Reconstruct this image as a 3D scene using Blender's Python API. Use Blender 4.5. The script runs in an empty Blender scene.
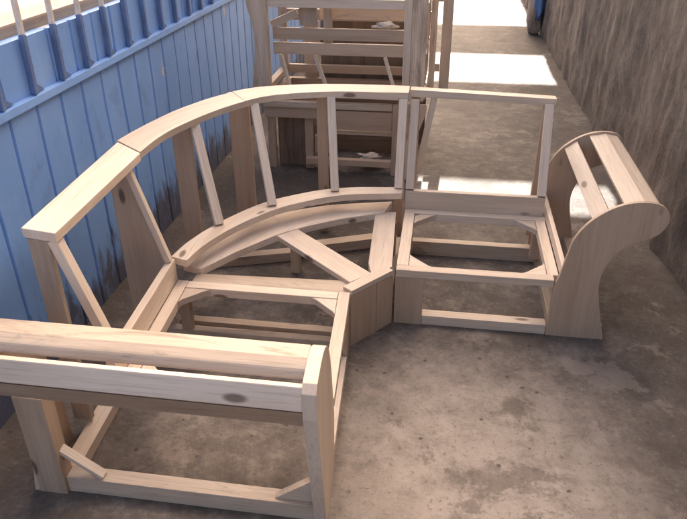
import bpy, bmesh, math, random
from mathutils import Vector, Matrix, noise
random.seed(7)
R = math.radians
S = bpy.context.scene
COL = S.collection

# ------------------------------------------------------------------ materials
def new_mat(name):
    m = bpy.data.materials.new(name); m.use_nodes = True
    nt = m.node_tree; nt.nodes.clear()
    out = nt.nodes.new('ShaderNodeOutputMaterial'); b = nt.nodes.new('ShaderNodeBsdfPrincipled')
    nt.links.new(b.outputs[0], out.inputs[0])
    return m, nt, b
class NT:
    def __init__(s, nt): s.nt = nt
    def n(s, t, **k):
        nd = s.nt.nodes.new(t)
        for a, v in k.items(): setattr(nd, a, v)
        return nd
    def l(s, a, b): s.nt.links.new(a, b)
    def noise(s, vec, scale, detail=4, rough=.55, dist=0.0):
        nd = s.n('ShaderNodeTexNoise'); nd.inputs['Scale'].default_value = scale
        nd.inputs['Detail'].default_value = detail; nd.inputs['Roughness'].default_value = rough
        nd.inputs['Distortion'].default_value = dist
        s.l(vec, nd.inputs['Vector']); return nd.outputs['Fac']
    def mapv(s, vec, sc=(1, 1, 1), loc=(0, 0, 0)):
        nd = s.n('ShaderNodeMapping'); nd.inputs['Scale'].default_value = sc; nd.inputs['Location'].default_value = loc
        s.l(vec, nd.inputs['Vector']); return nd.outputs[0]
    def ramp(s, fac, stops):
        nd = s.n('ShaderNodeValToRGB'); cr = nd.color_ramp
        while len(cr.elements) < len(stops): cr.elements.new(.5)
        for e, (p, c) in zip(cr.elements, stops):
            e.position = p; e.color = (*c, 1) if len(c) == 3 else c
        s.l(fac, nd.inputs[0]); return nd.outputs[0]
    def step(s, fac, a, b):
        nd = s.n('ShaderNodeMapRange'); nd.interpolation_type = 'SMOOTHSTEP'
        nd.inputs['From Min'].default_value = a; nd.inputs['From Max'].default_value = b
        s.l(fac, nd.inputs['Value']); return nd.outputs[0]
    def mix(s, fac, a, b, mode='MIX'):
        nd = s.n('ShaderNodeMix', data_type='RGBA', blend_type=mode)
        for sock, v in ((nd.inputs[0], fac), (nd.inputs[6], a), (nd.inputs[7], b)):
            if hasattr(v, 'links'): s.l(v, sock)
            elif isinstance(v, (int, float)): sock.default_value = v
            else: sock.default_value = (*v, 1)
        return nd.outputs[2]
    def math(s, op, a, b=0.0):
        nd = s.n('ShaderNodeMath', operation=op)
        for sock, v in ((nd.inputs[0], a), (nd.inputs[1], b)):
            if hasattr(v, 'links'): s.l(v, sock)
            else: sock.default_value = v
        return nd.outputs[0]
    def bump(s, h, strength, dist, b):
        nd = s.n('ShaderNodeBump'); nd.inputs['Strength'].default_value = strength; nd.inputs['Distance'].default_value = dist
        s.l(h, nd.inputs['Height']); s.l(nd.outputs[0], b.inputs['Normal'])

def wood(name, base, dark, knot=(.10, .05, .025), grain=1.0, stain=0.0, rough=.55):
    m, nt, b = new_mat(name); t = NT(nt)
    at = t.n('ShaderNodeAttribute', attribute_name='gr').outputs['Vector']
    oi = t.n('ShaderNodeObjectInfo').outputs['Random']
    broad = t.noise(t.mapv(at, (1.3, 14, 14)), 1.0, 3, .5, .6)
    fine = t.noise(t.mapv(at, (5, 130, 130)), 1.0, 5, .65, .2)
    ring = t.n('ShaderNodeTexWave', wave_type='BANDS', bands_direction='Y', wave_profile='SAW')
    ring.inputs['Scale'].default_value = 9; ring.inputs['Distortion'].default_value = 7
    ring.inputs['Detail'].default_value = 3; ring.inputs['Detail Scale'].default_value = .8
    t.l(t.mapv(at, (.22, 1.5, 2.2)), ring.inputs['Vector'])
    c = t.ramp(broad, [(.25, dark), (.62, base)])
    c = t.mix(t.math('MULTIPLY', ring.outputs['Fac'], .30 * grain), c, dark)
    c = t.mix(t.math('MULTIPLY', t.step(fine, .48, .72), .48 * grain), c, [x * .62 for x in dark])
    vo = t.n('ShaderNodeTexVoronoi', feature='F1'); vo.inputs['Scale'].default_value = 1
    t.l(t.mapv(at, (3.1, 8, 8)), vo.inputs['Vector'])
    kn = t.math('SUBTRACT', 1.0, t.step(vo.outputs['Distance'], .07, .15))
    sel = t.n('ShaderNodeSeparateColor'); t.l(vo.outputs['Color'], sel.inputs[0])
    kn = t.math('MULTIPLY', kn, t.step(sel.outputs[0], .58, .60))
    c = t.mix(t.math('MULTIPLY', kn, .8), c, knot)
    if stain:
        st = t.noise(t.mapv(at, (2.2, 9, 9), (4, 2, 1)), 1.0, 6, .7, .8)
        c = t.mix(t.math('MULTIPLY', t.step(st, .52, .68), stain), c, [x * .55 for x in dark])
    hs = t.n('ShaderNodeHueSaturation'); t.l(c, hs.inputs['Color'])
    mr = t.n('ShaderNodeMapRange'); t.l(oi, mr.inputs[0]); mr.inputs[3].default_value = .80; mr.inputs[4].default_value = 1.12
    t.l(mr.outputs[0], hs.inputs['Value'])
    t.l(hs.outputs[0], b.inputs['Base Color'])
    b.inputs['Roughness'].default_value = rough
    t.bump(t.math('ADD', fine, t.math('MULTIPLY', ring.outputs['Fac'], .4)), .35, .0018, b)
    return m

PINE = wood('pine', (.74, .615, .495), (.62, .485, .37))
PINE2 = wood('rough_pine', (.67, .545, .425), (.48, .355, .25), stain=.8)
PLY = wood('plywood', (.56, .415, .30), (.45, .32, .22), grain=.7)
PLYD = wood('dark_plywood', (.48, .35, .25), (.36, .25, .17), grain=.8, stain=.4)
DARKB = wood('dark_board', (.24, .17, .12), (.13, .085, .06), stain=.6)
OLDB = wood('grey_beam', (.40, .32, .25), (.30, .225, .165), stain=.5)
OLD = wood('weathered_pine', (.58, .465, .36), (.44, .335, .245), stain=.6)

def concrete():
    m, nt, b = new_mat('stained_concrete'); t = NT(nt)
    tc = t.n('ShaderNodeTexCoord').outputs['Object']
    n1 = t.noise(tc, .9, 6, .62, .4); n2 = t.noise(tc, 3.4, 8, .7, .15); n3 = t.noise(tc, 22, 6, .7); n4 = t.noise(tc, 130, 3, .6); n5 = t.noise(tc, 8, 9, .76, .12)
    c = t.ramp(n1, [(.30, (.085, .068, .057)), (.52, (.128, .106, .091)), (.72, (.195, .166, .144))])
    c = t.mix(t.math('MULTIPLY', t.step(n2, .50, .66), .55), c, (.28, .232, .192))
    c = t.mix(t.math('MULTIPLY', t.step(n2, .46, .33), .6), c, (.07, .052, .041))
    c = t.mix(t.math('MULTIPLY', t.step(n3, .54, .70), .45), c, (.075, .056, .044))
    c = t.mix(t.math('MULTIPLY', t.step(n3, .44, .30), .35), c, (.28, .235, .195))
    c = t.mix(t.math('MULTIPLY', t.step(n5, .46, .68), .55), c, (.25, .213, .184))
    c = t.mix(t.math('MULTIPLY', t.step(n5, .50, .30), .6), c, (.062, .046, .036))
    vo = t.n('ShaderNodeTexVoronoi', feature='F1'); vo.inputs['Scale'].default_value = 5.5; t.l(tc, vo.inputs['Vector'])
    sp = t.math('MULTIPLY', t.math('SUBTRACT', 1.0, t.step(vo.outputs['Distance'], .05, .12)), t.step(n2, .45, .6))
    c = t.mix(t.math('MULTIPLY', sp, .7), c, (.07, .05, .04))
    # paler patch in the middle of the yard
    gx = t.n('ShaderNodeSeparateXYZ'); t.l(tc, gx.inputs[0])
    dx = t.math('MULTIPLY', t.math('SUBTRACT', gx.outputs[0], .42), 1.1); dy = t.math('SUBTRACT', gx.outputs[1], -1.02)
    d = t.math('SQRT', t.math('ADD', t.math('MULTIPLY', dx, dx), t.math('MULTIPLY', dy, dy)))
    d = t.math('ADD', d, t.math('MULTIPLY', t.math('SUBTRACT', n2, .5), 1.3))
    c = t.mix(t.math('MULTIPLY', t.step(d, .95, .2), t.math('ADD', t.math('MULTIPLY', t.step(n5, .34, .60), .5), .42)), c, (.37, .315, .268))
    # dirt along the blue fence's foot, with painted contact shade under the near section
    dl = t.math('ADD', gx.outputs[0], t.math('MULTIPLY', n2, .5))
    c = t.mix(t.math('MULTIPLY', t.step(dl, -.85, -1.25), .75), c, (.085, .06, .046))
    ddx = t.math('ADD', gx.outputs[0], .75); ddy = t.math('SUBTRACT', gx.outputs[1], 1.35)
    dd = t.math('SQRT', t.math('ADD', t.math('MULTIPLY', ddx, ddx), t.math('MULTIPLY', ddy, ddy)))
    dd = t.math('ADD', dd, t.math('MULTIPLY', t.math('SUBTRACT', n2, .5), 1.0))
    c = t.mix(t.math('MULTIPLY', t.step(dd, .95, .5), .8), c, (.055, .04, .031))  # dirt behind the corner section, with the fence's shade painted in
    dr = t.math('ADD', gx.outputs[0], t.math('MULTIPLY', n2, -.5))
    c = t.mix(t.math('MULTIPLY', t.step(dr, .55, 1.0), .5), c, (.062, .045, .035))  # shade beside the right wall and arm, painted into the floor colour
    n6 = t.noise(tc, 48, 5, .75); n7 = t.noise(t.mapv(tc, (1, 1, 1), (5, 3, 0)), 2.1, 9, .74, .2)
    c = t.mix(t.math('MULTIPLY', t.step(n6, .54, .66), .5), c, (.058, .043, .034))
    c = t.mix(t.math('MULTIPLY', t.step(n6, .44, .32), .35), c, (.36, .31, .26))
    c = t.mix(t.math('MULTIPLY', t.step(n7, .545, .60), .5), c, (.07, .053, .042))
    c = t.mix(t.math('MULTIPLY', t.step(n7, .435, .39), .45), c, (.30, .25, .21))
    v2 = t.n('ShaderNodeTexVoronoi', feature='F1'); v2.inputs['Scale'].default_value = 17; t.l(tc, v2.inputs['Vector'])
    s2 = t.n('ShaderNodeSeparateColor'); t.l(v2.outputs['Color'], s2.inputs[0])
    pit = t.math('MULTIPLY', t.math('SUBTRACT', 1.0, t.step(t.math('ADD', v2.outputs['Distance'], t.math('MULTIPLY', t.math('SUBTRACT', n6, .5), .5)), .08, .20)), t.step(s2.outputs[0], .88, .90))
    c = t.mix(t.math('MULTIPLY', pit, .75), c, (.05, .037, .03))
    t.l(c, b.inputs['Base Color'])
    b.inputs['Roughness'].default_value = .8
    hgt = t.math('ADD', t.math('ADD', n3, t.math('MULTIPLY', n4, .4)), n2)
    t.bump(t.math('SUBTRACT', t.math('ADD', hgt, t.math('MULTIPLY', n6, .7)), t.math('MULTIPLY', pit, .8)), .6, .007, b)
    return m
CONC = concrete()

def blue_paint():
    m, nt, b = new_mat('blue_paint'); t = NT(nt)
    tc = t.n('ShaderNodeTexCoord').outputs['Object']
    s = t.n('ShaderNodeSeparateXYZ'); t.l(tc, s.inputs[0]); z = s.outputs[2]
    n1 = t.noise(t.mapv(tc, (1, 1, .35)), 2.2, 5, .6, .4); n2 = t.noise(t.mapv(tc, (1, 1, .28)), 14, 6, .7, .3)
    n3 = t.noise(t.mapv(tc, (1, 1, .5)), 34, 4, .6)
    c = t.ramp(n1, [(.3, (.20, .375, .72)), (.7, (.25, .44, .80))])
    c = t.mix(t.math('MULTIPLY', t.step(n2, .56, .72), .35), c, (.14, .23, .45))
    # damp rusty dirt creeping up from the ground in tongues
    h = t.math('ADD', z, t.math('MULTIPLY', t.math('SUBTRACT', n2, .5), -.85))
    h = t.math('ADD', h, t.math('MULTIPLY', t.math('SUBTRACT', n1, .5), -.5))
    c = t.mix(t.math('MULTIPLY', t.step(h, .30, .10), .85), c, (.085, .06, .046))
    # paint chips
    v = t.n('ShaderNodeTexVoronoi', feature='F1'); v.inputs['Scale'].default_value = 1
    t.l(t.mapv(tc, (1, 3.1, 2.3), (0, .31, .2)), v.inputs['Vector'])
    chip = t.math('ADD', v.outputs['Distance'], t.math('MULTIPLY', t.math('SUBTRACT', n3, .5), .55))
    sc = t.n('ShaderNodeSeparateColor'); t.l(v.outputs['Color'], sc.inputs[0])
    chip = t.math('MULTIPLY', t.step(chip, .07, .05), t.step(sc.outputs[0], .25, .26))
    c = t.mix(chip, c, (.68, .58, .50))
    n8 = t.noise(t.mapv(tc, (1, 1, .8), (2, 7, 1)), 5, 8, .75, .2)
    c = t.mix(t.math('MULTIPLY', t.step(n8, .54, .64), .35), c, (.34, .50, .76))
    c = t.mix(t.math('MULTIPLY', t.step(n8, .45, .36), .35), c, (.15, .24, .46))
    sc2 = t.noise(t.mapv(tc, (1, 9, 1.2), (0, 2, 5)), 12, 3, .5, 1.0)
    c = t.mix(t.math('MULTIPLY', t.step(sc2, .71, .74), .6), c, (.50, .52, .58))
    t.l(c, b.inputs['Base Color']); b.inputs['Roughness'].default_value = .5
    t.bump(t.math('ADD', n1, t.math('MULTIPLY', n2, .3)), .3, .01, b)
    return m
BLUE = blue_paint()

def plain(name, col, rough=.6, metal=0.0, var=.25, scale=12):
    m, nt, b = new_mat(name); t = NT(nt)
    tc = t.n('ShaderNodeTexCoord').outputs['Object']
    n = t.noise(tc, scale, 6, .65, .3)
    c = t.ramp(n, [(.3, [x * (1 - var) for x in col]), (.7, [min(1, x * (1 + var)) for x in col])])
    t.l(c, b.inputs['Base Color']); b.inputs['Roughness'].default_value = rough; b.inputs['Metallic'].default_value = metal
    t.bump(n, .3, .004, b)
    return m
BARPALE = plain('pale_bar', (.66, .58, .52), .45)
BARBLUE = plain('slate_blue_bar', (.12, .19, .36), .5)
RAG = plain('white_cloth', (.62, .53, .44), .8, var=.12)
SACKM = plain('sack_cloth', (.33, .26, .205), .9, scale=25)
TARP = plain('blue_tarp', (.12, .21, .42), .5)
ROOFM = plain('roof_sheet', (.30, .24, .20), .6)
BRICK = plain('grey_render', (.32, .27, .235), .85, scale=4)

def slab_wall():
    m, nt, b = new_mat('weathered_slab_wood'); t = NT(nt)
    tcw = t.n('ShaderNodeTexCoord').outputs['Object']
    at = t.n('ShaderNodeAttribute', attribute_name='gr').outputs['Vector']
    n1 = t.noise(t.mapv(tcw, (1, 1, .72)), 4.2, 9, .78, .15); n2 = t.noise(t.mapv(tcw, (1, 1, .7)), 24, 8, .76, .2)
    n3 = t.noise(t.mapv(tcw, (2.6, 2.6, 1.5), (3, 1, 2)), 1, 9, .74, .2)
    c = t.ramp(n1, [(.28, (.07, .051, .039)), (.5, (.155, .117, .092)), (.72, (.27, .22, .18))])
    c = t.mix(t.math('MULTIPLY', t.step(n3, .55, .68), .6), c, (.29, .235, .19))
    c = t.mix(t.math('MULTIPLY', t.step(n3, .45, .32), .55), c, (.062, .045, .035))
    c = t.mix(t.math('MULTIPLY', t.step(n2, .5, .7), .6), c, (.045, .031, .024))
    t.l(c, b.inputs['Base Color']); b.inputs['Roughness'].default_value = .85
    t.bump(t.math('ADD', n2, t.math('MULTIPLY', n1, 1.5)), .8, .022, b)
    return m
SLAB = slab_wall()

# ------------------------------------------------------------------ building helpers
def add_box(bm, lo, hi, f=None):
    c = [Vector((x, y, z)) for z in (lo[2], hi[2]) for y in (lo[1], hi[1]) for x in (lo[0], hi[0])]
    if f: c = [Vector(f(*p)) for p in c]
    v = [bm.verts.new(p) for p in c]
    for q in ((0, 1, 3, 2), (4, 6, 7, 5), (0, 4, 5, 1), (2, 3, 7, 6), (0, 2, 6, 4), (1, 5, 7, 3)):
        bm.faces.new([v[i] for i in q])
def add_beam(bm, p, q, w, h, up=(0, 0, 1)):
    """bar from p to q: w across, h along 'up'"""
    p, q = Vector(p), Vector(q); d = (q - p).normalized(); up = Vector(up)
    s = d.cross(up).normalized(); u = s.cross(d).normalized()
    vs = []
    for e in (p, q):
        for a, b in ((-1, -1), (1, -1), (1, 1), (-1, 1)):
            vs.append(bm.verts.new(e + s * (a * w / 2) + u * (b * h / 2)))
    for f in ((0, 1, 2, 3), (7, 6, 5, 4), (0, 4, 5, 1), (1, 5, 6, 2), (2, 6, 7, 3), (3, 7, 4, 0)):
        bm.faces.new([vs[i] for i in f])
def add_prism(bm, poly, a, b, f):
    """poly of (u,v); f(u,v,t) -> world; extruded t from a to b"""
    A = [bm.verts.new(f(u, v, a)) for u, v in poly]; B = [bm.verts.new(f(u, v, b)) for u, v in poly]
    n = len(poly)
    bm.faces.new(A); bm.faces.new(list(reversed(B)))
    for i in range(n): bm.faces.new((A[i], A[(i + 1) % n], B[(i + 1) % n], B[i]))
def spline(pts, n):
    P = [Vector(p) for p in pts]; P = [P[0] * 2 - P[1]] + P + [P[-1] * 2 - P[-2]]
    out = []
    for i in range(1, len(P) - 2):
        for k in range(n):
            t = k / n; a, b, c, d = P[i - 1:i + 3]
            out.append(.5 * ((2 * b) + (c - a) * t + (2 * a - 5 * b + 4 * c - d) * t * t + (3 * b - a - 3 * c + d) * t ** 3))
    out.append(P[-2]); return out
def add_ribbon(bm, outer, inner, z0, z1):
    """curved flat board between two plan curves; z0/z1 may be functions of the index 0..1"""
    n = len(outer); g = (lambda z, i: z(i / (n - 1)) if callable(z) else z)
    r = [[bm.verts.new((p[0], p[1], g(z, i))) for i, p in enumerate(c)] for c, z in ((outer, z1), (inner, z1), (inner, z0), (outer, z0))]
    for i in range(n - 1):
        for k in range(4):
            a, b = r[k], r[(k + 1) % 4]
            bm.faces.new((a[i], a[i + 1], b[i + 1], b[i]))
    bm.faces.new([r[k][0] for k in range(4)]); bm.faces.new([r[k][-1] for k in reversed(range(4))])

def link(name, bm, mat, parent=None, axis=(1, 0, 0), bevel=.0025, grain=None, smooth=False):
    bmesh.ops.recalc_face_normals(bm, faces=bm.faces)
    if bevel:
        es = [e for e in bm.edges if len(e.link_faces) == 2 and e.calc_face_angle(0) > R(35)]
        bmesh.ops.bevel(bm, geom=es, offset=bevel, offset_type='OFFSET', segments=2, profile=.6, affect='EDGES', clamp_overlap=True)
    if bevel and parent:
        sd = Vector((random.uniform(0, 99), 0, 0))
        for v in bm.verts: v.co += noise.noise_vector(v.co * 5 + sd) * .0016
    off = Vector(parent.location) if parent else Vector((0, 0, 0))
    d = Vector(axis).normalized(); a = d.orthogonal().normalized()
    if abs(d.z) < .9: a = (Vector((0, 0, 1)) - d * d.z).normalized()
    c = d.cross(a); ro = Vector((random.uniform(0, 40), random.uniform(0, 40), random.uniform(0, 40)))
    me = bpy.data.meshes.new(name)
    cos = [v.co.copy() for v in bm.verts]
    for v in bm.verts: v.co -= off
    bm.to_mesh(me); bm.free()
    at = me.attributes.new('gr', 'FLOAT_VECTOR', 'POINT')
    for i, p in enumerate(cos):
        g = Vector(grain(p)) if grain else Vector((p.dot(d), p.dot(a), p.dot(c)))
        at.data[i].vector = g + ro
    if smooth:
        for p in me.polygons: p.use_smooth = True
    me.materials.append(mat)
    o = bpy.data.objects.new(name, me); COL.objects.link(o)
    if parent: o.parent = parent
    return o
def tag(o, label, cat=None, group=None, kind=None):
    if label: o['label'] = label
    if cat: o['category'] = cat
    if group: o['group'] = group
    if kind: o['kind'] = kind
    return o
def empty(name, loc, label, cat, group=None):
    o = bpy.data.objects.new(name, None); COL.objects.link(o); o.location = loc; o.empty_display_size = .2
    return tag(o, label, cat, group)
def piece(parent, name, mat, axis, fn, **k):
    bm = bmesh.new(); fn(bm); return link(name, bm, mat, parent, axis, **k)
def beam(parent, name, mat, p, q, w, h, up=(0, 0, 1), **k):
    bm = bmesh.new(); add_beam(bm, p, q, w, h, up); return link(name, bm, mat, parent, Vector(q) - Vector(p), **k)

# scroll arm profile (across, height); mapped onto both end sections
PROFILE = [(.722, 0), (.722, .26), (.742, .341), (.760, .45), (.778, .525), (.825, .60), (.892, .658), (.964, .693),
           (1.041, .704), (1.10, .693), (1.134, .66), (1.140, .612), (1.110, .557), (1.05, .522), (.992, .492), (.949, .435),
           (.920, .355), (.918, .277), (.942, .162), (.984, 0)]
def profile_poly():
    mid = spline(PROFILE[1:], 4)
    return [PROFILE[0]] + [(p[0], p[1]) for p in mid]
PP2 = [(a, b) for a, b in PROFILE]
def spline2(pts, n): return [(p.x, p.y) for p in spline([(a, b, 0) for a, b in pts], n)]
ARM_POLY = [(.722, 0)] + spline2(PROFILE[1:], 4)

REAR_POLY = [(.722, 0)] + spline2([(.722, .26), (.742, .341), (.760, .45), (.778, .525), (.825, .57), (.885, .622), (.944, .638), (1.03, .641), (1.058, .63), (1.068, .60), (1.066, .575), (1.05, .55), (1.03, .53), (.992, .492), (.949, .435), (.920, .355), (.918, .277), (.942, .162), (.984, 0)], 4)
POST_POLY = [(.722, 0), (.722, .26)] + spline2([(.742, .341), (.765, .45), (.80, .55), (.855, .64), (.93, .695), (1.0, .708), (1.05, .710)], 4) + [(1.112, .710), (1.136, .690), (1.136, .60)] + [(.985, 0)]
GROUP = 'sections of the bare curved sofa frame'
def end_section(M, MV, D, T, W, loc, label, top_w, top_z, armt, left):
    """M(lx, ly, z): lx along the seat away from the corner, ly from the front to the back. D seat depth, T whole depth."""
    t = empty('sofa_section', loc, label, 'sofa frame', GROUP)
    AX, AY, AZ = MV(1, 0), MV(0, 1), (0, 0, 1)
    def box(name, mat, axis, lo, hi, **k):
        bm = bmesh.new(); add_box(bm, lo, hi, M); return link(name, bm, mat, t, axis, **k)
    def tri(name, pts, z0, z1, mat=PINE):
        bm = bmesh.new(); add_prism(bm, pts, z0, z1, lambda u, v, z: M(u, v, z)); return link(name, bm, mat, t, (Vector(M(*pts[1], 0)) - Vector(M(*pts[2], 0))))
    H = .30
    # seat box
    box('front_rail', PINE, AX, (.008, 0, .262), (W - .03, .05, H))
    box('side_rail', PINE, AY, (.008, .052, .258), (.062, D - .052, H - .001))
    box('side_rail', PINE, AY, (W - .055, .052, .258), (W - .005, D - .052, H - .001))
    box('rear_rail', PINE, AX, (.008, D - .05, .256), (W, D, H))
    box('front_panel', PLY, AZ, (.006, .002, .0), (.138, .022, .260))
    box('bottom_rail', PINE, AX, (.14, .004, .0), (W - .032, .06, .052))
    if not left: box('bottom_rail', OLD, AX, (.052, D + .03, .0), (W - .01, D + .08, .085))
    box('bottom_rail', OLD, AY, (.008, .064, .0), (.05, T - .05, .055))
    if left: box('base_rail', PINE, AX, (.052, T - .125, .0), (W + .20, T - .06, .05))
    box('corner_post', PLY, AZ, (.008, D - .052, .057), (.056, D - .004, .255))
    if not left: box('corner_post', PLY, AZ, (W - .056, D - .052, .064), (W - .008, D - .004, .255))
    box('corner_post', PLY, AZ, (.010, .024, .057), (.050, .062, .257))
    g = .115
    for sx, sy in ((.064, .052), (W - .057, .052), (.064, D - .052), (W - .057, D - .052)):
        dx = g if sx < .3 else -g; dy = g if sy < .3 else -g
        tri('corner_brace', [(sx, sy), (sx + dx, sy), (sx + dx * .82, sy + dy * .10), (sx + dx * .10, sy + dy * .82), (sx, sy + dy)], .266, H - .004)
    # back
    box('lower_back_rail', PINE, AX, (.004, D + .003, .298), (W - .01, D + .036, .405))
    if left:
        bm = bmesh.new(); add_prism(bm, [(T - .005, .064), (T - .005, top_z - .037), (T - .085, top_z - .037), (D + .04, .41), (D + .04, .064)], -.003, .017, lambda u, v, s: M(s, u, v))
        link('end_panel', bm, PLY, t, AZ)
        box('end_panel', OLD, AZ, (W - .066, T - .082, .064), (W - .042, T - .008, top_z - .037))
        beam(t, 'back_strut', PINE, M(W - .055, T - .10, top_z - .037), M(W - .045, D + .01, .41), .040, .035, MV(0, 1))
        beam(t, 'back_strut', PINE, M(.034, T - .10, top_z - .037), M(.034, D + .02, .408), .028, .028, MV(0, 1))
        bm = bmesh.new(); add_prism(bm, [(.887, -.030), (1.034, -.150), (T + .005, W - .045), (T - .125, W - .025)], top_z - .035, top_z, lambda u, v, s: M(v, u, s))
        link('top_rail', bm, PINE, t, AX)
    else:
        for x in (.004, W - .052):
            box('back_post', PLY, AZ, (x, T - .046, .0 if x < .1 else .064), (x + .046, T - .004, top_z - .04))
            beam(t, 'back_strut', PINE, M(x + .022, T - .068, top_z - .038), M(x + .022, D + .02, .408), .044, .036, MV(0, 1))
        beam(t, 'back_brace', PINE, M(.125, T - .03, top_z - .03), M(.056, T - .03, .42), .035, .022, MV(0, 1))
        bm = bmesh.new(); zz = lambda x: top_z + .012 - .022 * x / W
        add_prism(bm, [(-.004, zz(0) - .038), (-.004, zz(0)), (W + .006, zz(W)), (W + .006, zz(W) - .038)], T - .055, T + .008, lambda u, v, s: M(u, s, v))
        link('top_rail', bm, PINE, t, AX)
    # scroll arm
    y1 = T + .015 if left else T - .02
    for nm, a, b in (('arm_panel', 0, armt), ('arm_panel', y1 - .022, y1)):
        bm = bmesh.new(); add_prism(bm, ARM_POLY if not left else REAR_POLY if a > .5 else POST_POLY, a - .001, b, lambda u, v, s: M(u, s, v)); link(nm, bm, PINE if left and a < .5 else PLY, t, AZ, bevel=.002)
    def slat(pts, mat, bev=.004, name='arm_slat', over=0):
        bm = bmesh.new(); add_prism(bm, pts, armt + .001, y1 - .023 + over, lambda u, v, s: M(u, s, v)); link(name, bm, mat, t, AY, bevel=bev)
    slat([(.752, .295), (.775, .295), (.775, .352), (.752, .352)], PINE)
    if not left: slat([(.838, .600), (.897, .648), (.911, .631), (.852, .583)], PINE)
    if left:
        slat([(.90, .668), (.925, .696), (.996, .702), (1.032, .690), (1.050, .664), (1.020, .652), (.905, .652)], PINE2, .006, over=.16)
        slat([(1.076, .678), (1.099, .682), (1.120, .612), (1.097, .604)], PINE, .004, over=.16)
        slat([(1.119, .608), (1.092, .535), (1.072, .543), (1.096, .601)], PLYD, .003, over=.12)
    else:
        slat([(.955, .681), (1.035, .697), (1.098, .686), (1.122, .660), (1.100, .650), (1.03, .672), (.962, .658)], PINE, .004)
        slat([(1.131, .640), (1.133, .60), (1.108, .565), (1.095, .58)], PINE, .004)
    box('bottom_rail', PINE2, AY, (.915, armt + .002, .0), (.972, y1 - (.127 if left else .024), .068))
    if not left: box('bottom_rail', OLD, AY, (.735, armt + .002, .0), (.790, y1 - .024, .055))
    if left:
        bm = bmesh.new(); add_prism(bm, [(armt + .001, .070), (armt + .14, .070), (armt + .001, .175)], .93, .958, lambda u, v, s: M(s, u, v)); link('corner_brace', bm, PINE2, t, AY)
        beam(t, 'corner_brace', PINE, M(.95, y1 - .26, .075), M(.95, y1 - .115, .185), .035, .016, (0, 0, 1))
        box('arm_post', PLY, AZ, (.922, y1 - .125, .0), (.986, y1 - .023, .43))
    return t

CX, CY = .175, .22
right = end_section(lambda x, y, z: Vector((x, y, z)), lambda x, y: Vector((x, y, 0)), .668, .945, .752, (.5, .45, 0),
    'straight sofa frame section whose brown plywood scroll arm curls towards the rough wall', .06, .884, .018, False)
SH = .058                                                # the near section is a little out of square
left = end_section(lambda x, y, z: Vector((-CX + x * SH - y, -CY - x, z)), lambda x, y: Vector((x * SH - y, -x, 0)), .785, 1.03, .728, (-.75, -.7, 0),
    'nearest straight sofa frame section, with its planked arm across the foreground beside the blue fence', .13, .884, .040, True)

# ------------------------------------------------------------------ corner section
cn = empty('sofa_section', (-.45, .3, 0), 'curved corner section of the sofa frame, with bent top rail and fan shaped seat', 'sofa frame', GROUP)
def V2(l): return [(a, b, 0) for a, b in l]
def curve_grain(p): return (math.atan2(p.y + .2, -p.x + .1) * 1.1, (Vector((p.x + .05, p.y + .1)).length), p.z)
TO = [(-1.222, -.065), (-1.206, .05), (-1.170, .23), (-1.110, .445), (-1.010, .655), (-.868, .825), (-.669, .922), (-.4, .975), (-.012, .985)]
TI = [(-1.066, -.185), (-1.058, .0), (-1.026, .155), (-.968, .325), (-.885, .50), (-.765, .665), (-.60, .765), (-.366, .825), (-.012, .845)]
to, ti = spline(V2(TO), 6), spline(V2(TI), 6)
def part_ribbon(name, o, i, a, b, z0, z1, mat=PINE, dz=0):
    bm = bmesh.new(); add_ribbon(bm, o[a:b + 1], i[a:b + 1], z0 + dz, z1 + dz); return link(name, bm, mat, cn, grain=curve_grain)
part_ribbon('top_rail', to, ti, 0, 27, .856, .888, dz=0)
part_ribbon('top_rail', to, ti, 27, 48, .857, .890, dz=0)
LO = [(-.985, -.21), (-.955, -.05), (-.875, .16), (-.725, .40), (-.56, .545), (-.343, .655), (-.012, .715)]
LI = [(-.905, -.235), (-.870, -.075), (-.795, .105), (-.655, .32), (-.505, .455), (-.31, .565), (-.012, .63)]
lo_, li_ = spline(V2(LO), 6), spline(V2(LI), 6)
part_ribbon('lower_back_rail', lo_, li_, 0, 36, .372, .408)
SO = [(-.985, -.10), (-.875, .18), (-.690, .465), (-.42, .635), (-.07, .735)]
SI = [(-.885, -.135), (-.745, .08), (-.565, .30), (-.345, .46), (-.10, .59)]
so, si = spline(V2(SO), 6), spline(V2(SI), 6)
part_ribbon('rear_rail', so, si, 0, 12, .270, .308)
part_ribbon('rear_rail', so, si, 12, 24, .2705, .3075)
def cbeam(name, mat, p, q, w, h, up=(0, 0, 1), **k): return beam(cn, name, mat, p, q, w, h, up, **k)
cbeam('diagonal_brace', PINE, (-.595, .318, .288), (-.145, -.093, .2845), .125, .028)
bm = bmesh.new(); add_prism(bm, [(-.15, .605), (-.040, .62), (-.012, .03), (-.045, -.02), (-.10, -.055), (-.125, .05)], .258, .298, lambda u, v, s: (u, v, s)); link('side_rail', bm, PINE, cn, (0, 1, 0))
bm = bmesh.new(); add_prism(bm, [(-.905, -.215), (-.905, -.135), (-.19, -.10), (-.178, -.215)], .242, .282, lambda u, v, s: (u, v, s)); link('side_rail', bm, OLD, cn, (1, 0, 0))
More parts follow.
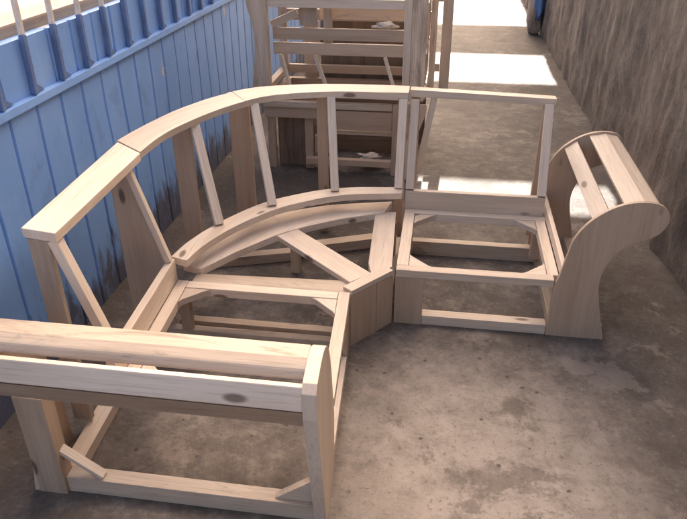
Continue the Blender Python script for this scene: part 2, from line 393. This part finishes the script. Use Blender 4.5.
# slanted front: a rail on top, two plywood boards below
fd = Vector((.172, .217, 0)).normalized(); fn = Vector((-fd.y, fd.x, 0))
F0, F1 = Vector((-.172, -.217, 0)), Vector((-.002, -.002, 0))
def fbox(name, mat, a, b, d0, d1, z0, z1, axis):
    bm = bmesh.new(); add_prism(bm, [(a, d0), (b, d0), (b, d1), (a, d1)], z0, z1, lambda u, v, s: F0 + fd * u + fn * v + Vector((0, 0, s))); link(name, bm, mat, cn, axis)
L = (F1 - F0).length
fbox('front_panel', PLY, .0, L * .60, .0, .02, 0, .272, (0, 0, 1)); fbox('front_panel', PLY, L * .60 + .003, L, .001, .021, 0, .272, (0, 0, 1))
fbox('front_rail', PINE, .004, L - .004, -.001, .055, .274, .300, fd)
# back posts and struts
for p, w, d, rz in (((-1.118, .405), .095, .03, 0), ((-.945, .845), .115, .03, 0), ((-.492, .925), .055, .04, 0), ((-.045, .945), .05, .04, 0)):
    piece(cn, 'back_post', PLY, (0, 0, 1), lambda bm: add_box(bm, (p[0] - w / 2, p[1] - d / 2, 0), (p[0] + w / 2, p[1] + d / 2, .855)))
for a, b in (((-1.005, .30), (-.868, .125)), ((-.80, .645), (-.662, .372)), ((-.425, .83), (-.372, .60)), ((-.036, .845), (-.036, .69))):
    n = Vector((a[0] - b[0], a[1] - b[1], 0)).normalized()
    cbeam('back_strut', PINE, (*a, .855), (*b, .410), .044, .032, n)
# base of the corner
cbeam('base_rail', OLD, (-.60, .60, .032), (-.05, .83, .032), .07, .06)
cbeam('base_rail', OLD, (-1.08, .39, .03), (-.62, .55, .03), .06, .055)
cbeam('base_rail', OLD, (-1.0, -.17, .028), (-.21, -.17, .028), .045, .05)
cbeam('base_rail', OLD, (-.04, .04, .028), (-.04, .80, .028), .045, .05)
cbeam('corner_post', PLY, (-.56, .42, .0), (-.56, .42, .268), .05, .05, (0, 1, 0))
cbeam('corner_post', PLY, (-.055, .59, .055), (-.055, .59, .257), .045, .045, (0, 1, 0))

# ------------------------------------------------------------------ frames stacked behind
BG = 'sofa frames stacked behind the curved sofa'
lf = empty('stacked_sofa_frame', (-.5, 2.2, 0), 'low dusty sofa frame on the floor behind the curved back rail, under another frame', 'sofa frame', BG)
def fb(t, name, mat, lo, hi, axis): return piece(t, name, mat, axis, lambda bm: add_box(bm, lo, hi))
X, Y, Z = (1, 0, 0), (0, 1, 0), (0, 0, 1)
fb(lf, 'front_rail', PINE2, (-1.08, 1.85, .475), (-.17, 1.90, .515), X)
fb(lf, 'front_board', PLY, (-.62, 1.86, .325), (-.168, 1.885, .462), X)
fb(lf, 'front_board', PLY, (-1.08, 1.87, .395), (-.625, 1.89, .472), X)
fb(lf, 'middle_rail', OLD, (-.62, 1.88, .285), (-.168, 1.93, .315), X)
fb(lf, 'bottom_rail', PLY, (-.79, 1.86, .055), (-.168, 1.91, .10), X)
fb(lf, 'rear_rail', PLYD, (-1.08, 2.52, .06), (-.06, 2.57, .12), X)
fb(lf, 'rear_rail', PLYD, (-1.08, 2.52, .46), (-.06, 2.57, .51), X)
fb(lf, 'leg', PLYD, (-.80, 1.91, 0), (-.74, 1.96, .47), Z); fb(lf, 'leg', PLY, (-.166, 1.85, 0), (-.095, 1.90, .515), Z)
fb(lf, 'leg', PLYD, (-1.08, 2.46, 0), (-1.02, 2.518, .51), Z); fb(lf, 'leg', PLYD, (-.12, 2.46, 0), (-.06, 2.518, .51), Z)
fb(lf, 'leg', PLYD, (-1.075, 1.905, 0), (-1.02, 1.95, .39), Z)
fb(lf, 'side_rail', OLD, (-.10, 1.902, .45), (-.05, 2.455, .51), Y); fb(lf, 'side_rail', PLYD, (-1.08, 1.955, .45), (-1.03, 2.455, .51), Y)
fb(lf, 'back_panel', PLYD, (-1.02, 2.519, .121), (-.121, 2.535, .459), X)  # panel added to close off the frame and darken its interior
fb(lf, 'inner_panel', DARKB, (-1.015, 1.975, .0), (-.80, 1.995, .39), Z); fb(lf, 'inner_panel', DARKB, (-.66, 2.30, .0), (-.13, 2.32, .44), X)  # dark boards added so the frame's interior stays dark
fb(lf, 'inner_block', PLY, (-.78, 1.962, .33), (-.68, 2.0, .42), X); fb(lf, 'inner_block', PLYD, (-.735, 1.93, .12), (-.60, 1.97, .25), X)
bm = bmesh.new(); add_prism(bm, spline2([(-.10, 0), (-.012, 0), (-.005, .16), (.02, .34), (.062, .48), (.068, .545)], 4) + [(-.092, .545)], 1.80, 1.82, lambda u, v, s: (u, s, v)); link('side_panel', bm, PINE2, lf, Z)
uf = empty('stacked_sofa_frame', (-.5, 2.2, .55), 'tall armchair frame raised on a lower frame, two brown boards across its back', 'sofa frame', BG)
fb(uf, 'bottom_rail', PINE, (-1.12, 1.86, .552), (-.112, 1.93, .600), X)
fb(uf, 'back_board', PLY, (-1.0, 1.90, .832), (-.115, 1.925, .910), X); fb(uf, 'back_board', PLY, (-1.0, 1.91, .928), (-.115, 1.935, 1.005), X)
fb(uf, 'back_board', OLD, (-.70, 2.05, 1.04), (-.115, 2.075, 1.13), X)
fb(uf, 'top_rail', PINE, (-1.12, 1.86, 1.142), (-.112, 1.93, 1.20), X)
fb(uf, 'front_post', PINE, (-.110, 1.85, .552), (-.060, 1.885, 1.42), Z)
fb(uf, 'side_panel', PINE2, (-.058, 1.852, .552), (.040, 1.872, 1.42), Z)
fb(uf, 'upright', OLD, (-.82, 1.94, 1.015), (-.70, 1.965, 1.19), Z)
fb(uf, 'upright', OLD, (-.66, 1.955, .832), (-.60, 1.98, 1.14), Z)
bm = bmesh.new(); add_prism(bm, spline2([(-1.155, .552), (-1.135, .70), (-1.115, .86), (-1.12, 1.02), (-1.16, 1.20), (-1.18, 1.40)], 4) + [(-1.02, 1.40), (-1.02, .552)], 1.835, 1.858, lambda u, v, s: (u, s, v)); link('side_panel', bm, PINE2, uf, Z)
fb(uf, 'front_post', PINE, (-1.065, 1.862, .602), (-1.02, 1.90, 1.14), Z)
beam(uf, 'diagonal_brace', PINE, (-1.01, 1.93, 1.02), (-.83, 1.93, 1.10), .03, .05)
for a, b in (((-.955, .824), (-.893, .60)), ((-.715, .824), (-.63, .60)), ((-.235, .824), (-.16, .60))):
    beam(uf, 'back_strut', PINE, (a[0], 1.925, a[1]), (b[0], 1.905, b[1]), .022, .03, Y)
fb(uf, 'rear_post', PINE, (.13, 2.50, .46), (.205, 2.54, 1.40), Z); fb(uf, 'rear_rail', PINE2, (.087, 2.501, .60), (.129, 2.54, .66), X); fb(uf, 'rear_rail', PINE2, (.087, 2.501, 1.10), (.129, 2.54, 1.17), X); fb(uf, 'middle_post', PINE2, (.055, 2.14, .552), (.10, 2.20, 1.40), Z); fb(uf, 'rear_post', OLD, (-1.10, 2.50, .552), (-1.04, 2.54, 1.40), Z)
fb(uf, 'side_rail', PINE2, (.002, 1.90, .552), (.05, 2.495, .60), Y); fb(uf, 'side_rail', OLD, (.01, 1.90, .80), (.045, 2.495, .86), Y)
fb(uf, 'side_rail', OLD, (-1.10, 1.905, .552), (-1.05, 2.495, .60), Y); fb(uf, 'side_rail', PINE2, (.01, 1.90, 1.12), (.045, 2.495, 1.18), Y)
fb(uf, 'side_rail', PINE2, (.052, 2.201, .70), (.085, 2.56, .76), Y); fb(uf, 'side_rail', OLD, (.052, 2.201, .96), (.085, 2.56, 1.03), Y)
beam(uf, 'side_strut', PINE, (.03, 2.05, .61), (.03, 2.16, 1.118), .03, .04, Y); beam(uf, 'side_strut', PINE, (.03, 2.34, .61), (.03, 2.40, 1.118), .03, .04, Y)
fb(uf, 'rear_rail', PLY, (-1.035, 2.50, .56), (.035, 2.54, .62), X); fb(uf, 'rear_rail', PLY, (-1.035, 2.505, .95), (.05, 2.54, 1.03), X)

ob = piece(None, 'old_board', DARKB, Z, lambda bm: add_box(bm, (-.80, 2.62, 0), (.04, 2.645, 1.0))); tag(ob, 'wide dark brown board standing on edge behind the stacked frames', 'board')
ob = piece(None, 'old_board', OLD, Z, lambda bm: add_box(bm, (-.93, 2.60, 0), (-.815, 2.63, .93))); tag(ob, 'narrow grey brown plank standing behind the stacked frames beside the blue fence', 'board')
def blob(name, loc, size, mat, label, cat, seed, amp=.35, sub=3, bias=None, parent=None):
    bm = bmesh.new(); bmesh.ops.create_icosphere(bm, subdivisions=sub, radius=1)
    for v in bm.verts:
        n = noise.noise(v.co * 1.6 + Vector((seed, 0, 0))) + .6 * noise.noise(v.co * 4.1 + Vector((0, seed, 0))) + .3 * noise.noise(v.co * 9 + Vector((0, 0, seed)))
        v.co *= 1 + amp * n
        if bias: v.co = bias(v.co)
        v.co = Vector((v.co.x * size[0], v.co.y * size[1], max(v.co.z, -.8) * size[2])) + Vector(loc)
    o = link(name, bm, mat, parent, bevel=0, smooth=True)
    if label: tag(o, label, cat)
    return o
blob('rag', (-.33, 1.985, .085 + .0), (.075, .045, .022), RAG, 'crumpled white rag lying inside the low frame behind the sofa', 'rag', 3.3, .8)
blob('rag', (-.24, 1.98, 1.018 + .0), (.075, .025, .022), RAG, 'crumpled pale rag draped on the brown boards of the raised armchair frame', 'rag', 8.1, .8)
sk = empty('sack', (1.35, 7.2, 0), 'lumpy brown sack with a blue patch leaning on the rough wall far down the alley', 'sack')
blob('sack_body', (1.35, 7.25, .34), (.105, .16, .42), SACKM, None, None, 1.7, .22, 4, parent=sk)
blob('tarp_patch', (1.375, 7.16, .46), (.07, .12, .33), TARP, None, None, 5.2, .3, 4, parent=sk)

# ------------------------------------------------------------------ setting
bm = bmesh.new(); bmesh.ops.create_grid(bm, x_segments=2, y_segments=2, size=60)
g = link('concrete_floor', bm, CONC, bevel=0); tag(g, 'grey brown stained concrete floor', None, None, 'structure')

# blue sheet fence
FX = -1.46
bf = empty('metal_fence', (FX, 2, 0), 'blue painted metal sheet fence with chipped paint, a girt and upright bars', 'fence')
bm = bmesh.new(); prof = []; y = -5.0 + .034
while y < 13.9:
    w = .19
    prof += [(y, 0), (y + w - .020, .002 * random.uniform(-1, 1)), (y + w - .014, -.014), (y + w - .006, -.014)]
    y += w
zs = [0, .3, .6, .9, 1.1, 1.345]; rows = []
for z in zs: rows.append([bm.verts.new((FX + d + .011 * noise.noise(Vector((yy * 1.3, z * 2, 4))), yy, z)) for yy, d in prof])
back = [[bm.verts.new((FX - .05, yy, z)) for yy, d in (prof[0], prof[-1])] for z in (0, 1.345)]
for a, b in zip(rows, rows[1:]):
    for i in range(len(prof) - 1): bm.faces.new((a[i], a[i + 1], b[i + 1], b[i]))
bm.faces.new((back[0][0], back[0][1], back[1][1], back[1][0]))
bm.faces.new(rows[-1] + [back[1][1], back[1][0]])
link('sheet', bm, BLUE, bf, bevel=0)
bm = bmesh.new(); add_prism(bm, [(FX + .001, 1.085), (FX + .026, 1.092), (FX + .024, 1.124), (FX + .001, 1.130)], -5, 13.9, lambda u, v, s: (u, s, v)); link('girt', bm, BLUE, bf, Y)
for i in range(34):
    yy = -1.585 + .225 * i
    if yy > 6: break
    h = 1.131
    piece(bf, 'bar', BARBLUE, Z, lambda bm: add_box(bm, (FX + .004, yy - .011, h), (FX + .026, yy + .011, 1.36)))
    piece(bf, 'bar', BARPALE, Z, lambda bm: add_box(bm, (FX + .005, yy - .0095, 1.361), (FX + .024, yy + .0095, 2.25)))  # bars are pale above the sheet top, slate blue below
    bm = bmesh.new(); add_prism(bm, spline2([(yy + .011, h + .10), (yy + .022, h + .04), (yy + .075, h + .002)], 3) + [(yy + .011, h + .001)], FX + .006, FX + .014, lambda u, v, s: (s, u, v)); link('bar_foot', bm, BARBLUE, bf, Z, bevel=.001)
piece(bf, 'top_rail', BARPALE, Y, lambda bm: add_box(bm, (FX + .002, -1.7, 2.251), (FX + .03, 6.0, 2.29)))
tb = piece(None, 'timber_beam', OLDB, Y, lambda bm: add_box(bm, (FX - .235, -5, 1.30), (FX - .052, 13.9, 1.392)), bevel=.01)
tag(tb, 'thick pale timber beam lying along behind the upright bars of the blue fence', 'beam')

# slab wood wall on the right
bm = bmesh.new(); WX = 1.47; ny, nz = 330, 74; rows = []
for k in range(nz + 1):
    z = 3.3 * k / nz; row = []
    for j in range(ny + 1):
        y = -4.0 + 15.0 * j / ny; ys = y + .10 * z + .06 * noise.noise(Vector((y * 1.1, z * .9, 7)))
        a = noise.noise(Vector((ys * 4.2, z * .55, 1.3))); b_ = noise.noise(Vector((ys * 1.3, z * 1.0, 9.1))); c_ = noise.noise(Vector((y * 9, z * 5, 2.2)))
        row.append(bm.verts.new((WX - .02 - .026 * a - .034 * b_ - .020 * c_, y, z)))
    rows.append(row)
for a, b in zip(rows, rows[1:]):
    for j in range(ny): bm.faces.new((a[j], a[j + 1], b[j + 1], b[j]))
sw = link('rough_wall', bm, SLAB, None, Z, bevel=0, smooth=True); tag(sw, 'tall rough mottled grey brown wall with uneven upright ridges along the right side', 'wall')
bb = piece(None, 'wall_backing', BRICK, X, lambda bm: add_box(bm, (WX + .075, -4, 0), (WX + .2, 11, 3.35)), bevel=0); tag(bb, 'plain rendered masonry backing close behind the rough mottled wall', 'wall')

# unseen roof added over the far alley: sheets shade the sofa, gaps drop sun bands
SUN_EL, SUN_AZ, RH = 42, 1.5, 6.5
off = RH / math.tan(R(SUN_EL))
rf = empty('unseen_shade_roof', (0, 8, RH), 'unseen brown sheet roof added high over the far alley, gaps casting the sun bands', 'roof')
def sheet(y0, y1, x0=-2.4, x1=1.9):
    bm = bmesh.new(); n = int((x1 - x0) / .038); pts = [(x0 + (x1 - x0) * i / n, .012 * math.sin(i * math.pi / 2)) for i in range(n + 1)]
    add_prism(bm, pts + [(x1, .03), (x0, .03)], y0, y1, lambda u, v, s: (u, s, RH + v)); link('roof_sheet', bm, ROOFM, rf, Y, bevel=0)
b3, b2, b1 = (1.36 + off, 1.88 + off), (4.54 + off, 5.92 + off), (7.77 + off, 10.4 + off)
sheet(4.1, b3[0]); sheet(b3[1], b2[0]); sheet(b2[1], b1[0])
for b in (b3, b2, b1): sheet(b[0] + .001, b[1] - .001, -2.4, .13)
for yy in (4.2, 8.2, 11.5, 14.4): piece(rf, 'roof_beam', OLD, X, lambda bm: add_box(bm, (-2.4, yy, RH - .16), (1.9, yy + .08, RH - .014)))

# ------------------------------------------------------------------ light, sky, camera
W = bpy.data.worlds.new('World'); S.world = W; W.use_nodes = True
nt = W.node_tree; nt.nodes.clear()
o = nt.nodes.new('ShaderNodeOutputWorld'); bg = nt.nodes.new('ShaderNodeBackground'); sky = nt.nodes.new('ShaderNodeTexSky')
sky.sky_type = 'NISHITA'; sky.sun_disc = False; sky.sun_elevation = R(SUN_EL); sky.sun_rotation = R(SUN_AZ)
sky.air_density = .6; sky.dust_density = 6.0; sky.ozone_density = .6
bg.inputs[1].default_value = .15
hz = nt.nodes.new('ShaderNodeMix'); hz.data_type = 'RGBA'; hz.blend_type = 'MULTIPLY'; hz.inputs[0].default_value = 1; hz.inputs[7].default_value = (1.0, .885, .75, 1)
nt.links.new(sky.outputs[0], hz.inputs[6]); nt.links.new(hz.outputs[2], bg.inputs[0]); nt.links.new(bg.outputs[0], o.inputs[0])
sl = bpy.data.lights.new('sun', 'SUN'); sl.energy = 5.0; sl.angle = R(.5); sl.color = (1, .97, .92)
so_ = bpy.data.objects.new('sun', sl); COL.objects.link(so_)
sd = Vector((math.sin(R(SUN_AZ)) * math.cos(R(SUN_EL)), math.cos(R(SUN_AZ)) * math.cos(R(SUN_EL)), math.sin(R(SUN_EL))))
so_.rotation_euler = sd.to_track_quat('Z', 'Y').to_euler(); so_.location = (0, 6, 8)

cam = bpy.data.cameras.new('camera'); co = bpy.data.objects.new('camera', cam); COL.objects.link(co); S.camera = co
yaw, pit, rol = .148, -.515, -.004
yaw, pit, rol = CAMROT = (0.148, -0.515, -0.004)
f = Vector((-math.sin(yaw) * math.cos(pit), math.cos(yaw) * math.cos(pit), math.sin(pit))); r = Vector((math.cos(yaw), math.sin(yaw), 0)); u = r.cross(f)
r2 = r * math.cos(rol) + u * math.sin(rol); u2 = u * math.cos(rol) - r * math.sin(rol)
co.matrix_world = Matrix(((r2.x, u2.x, -f.x, .165), (r2.y, u2.y, -f.y, -2.696), (r2.z, u2.z, -f.z, 1.876), (0, 0, 0, 1)))
cam.sensor_fit = 'HORIZONTAL'; cam.sensor_width = 36; cam.lens = 36 * 672.98 / 687; cam.clip_end = 500; cam.clip_start = .05

vs = S.view_settings; vs.view_transform = 'Standard'; vs.look = 'None'; vs.gamma = 1; vs.exposure = 2.25; vs.use_curve_mapping = False
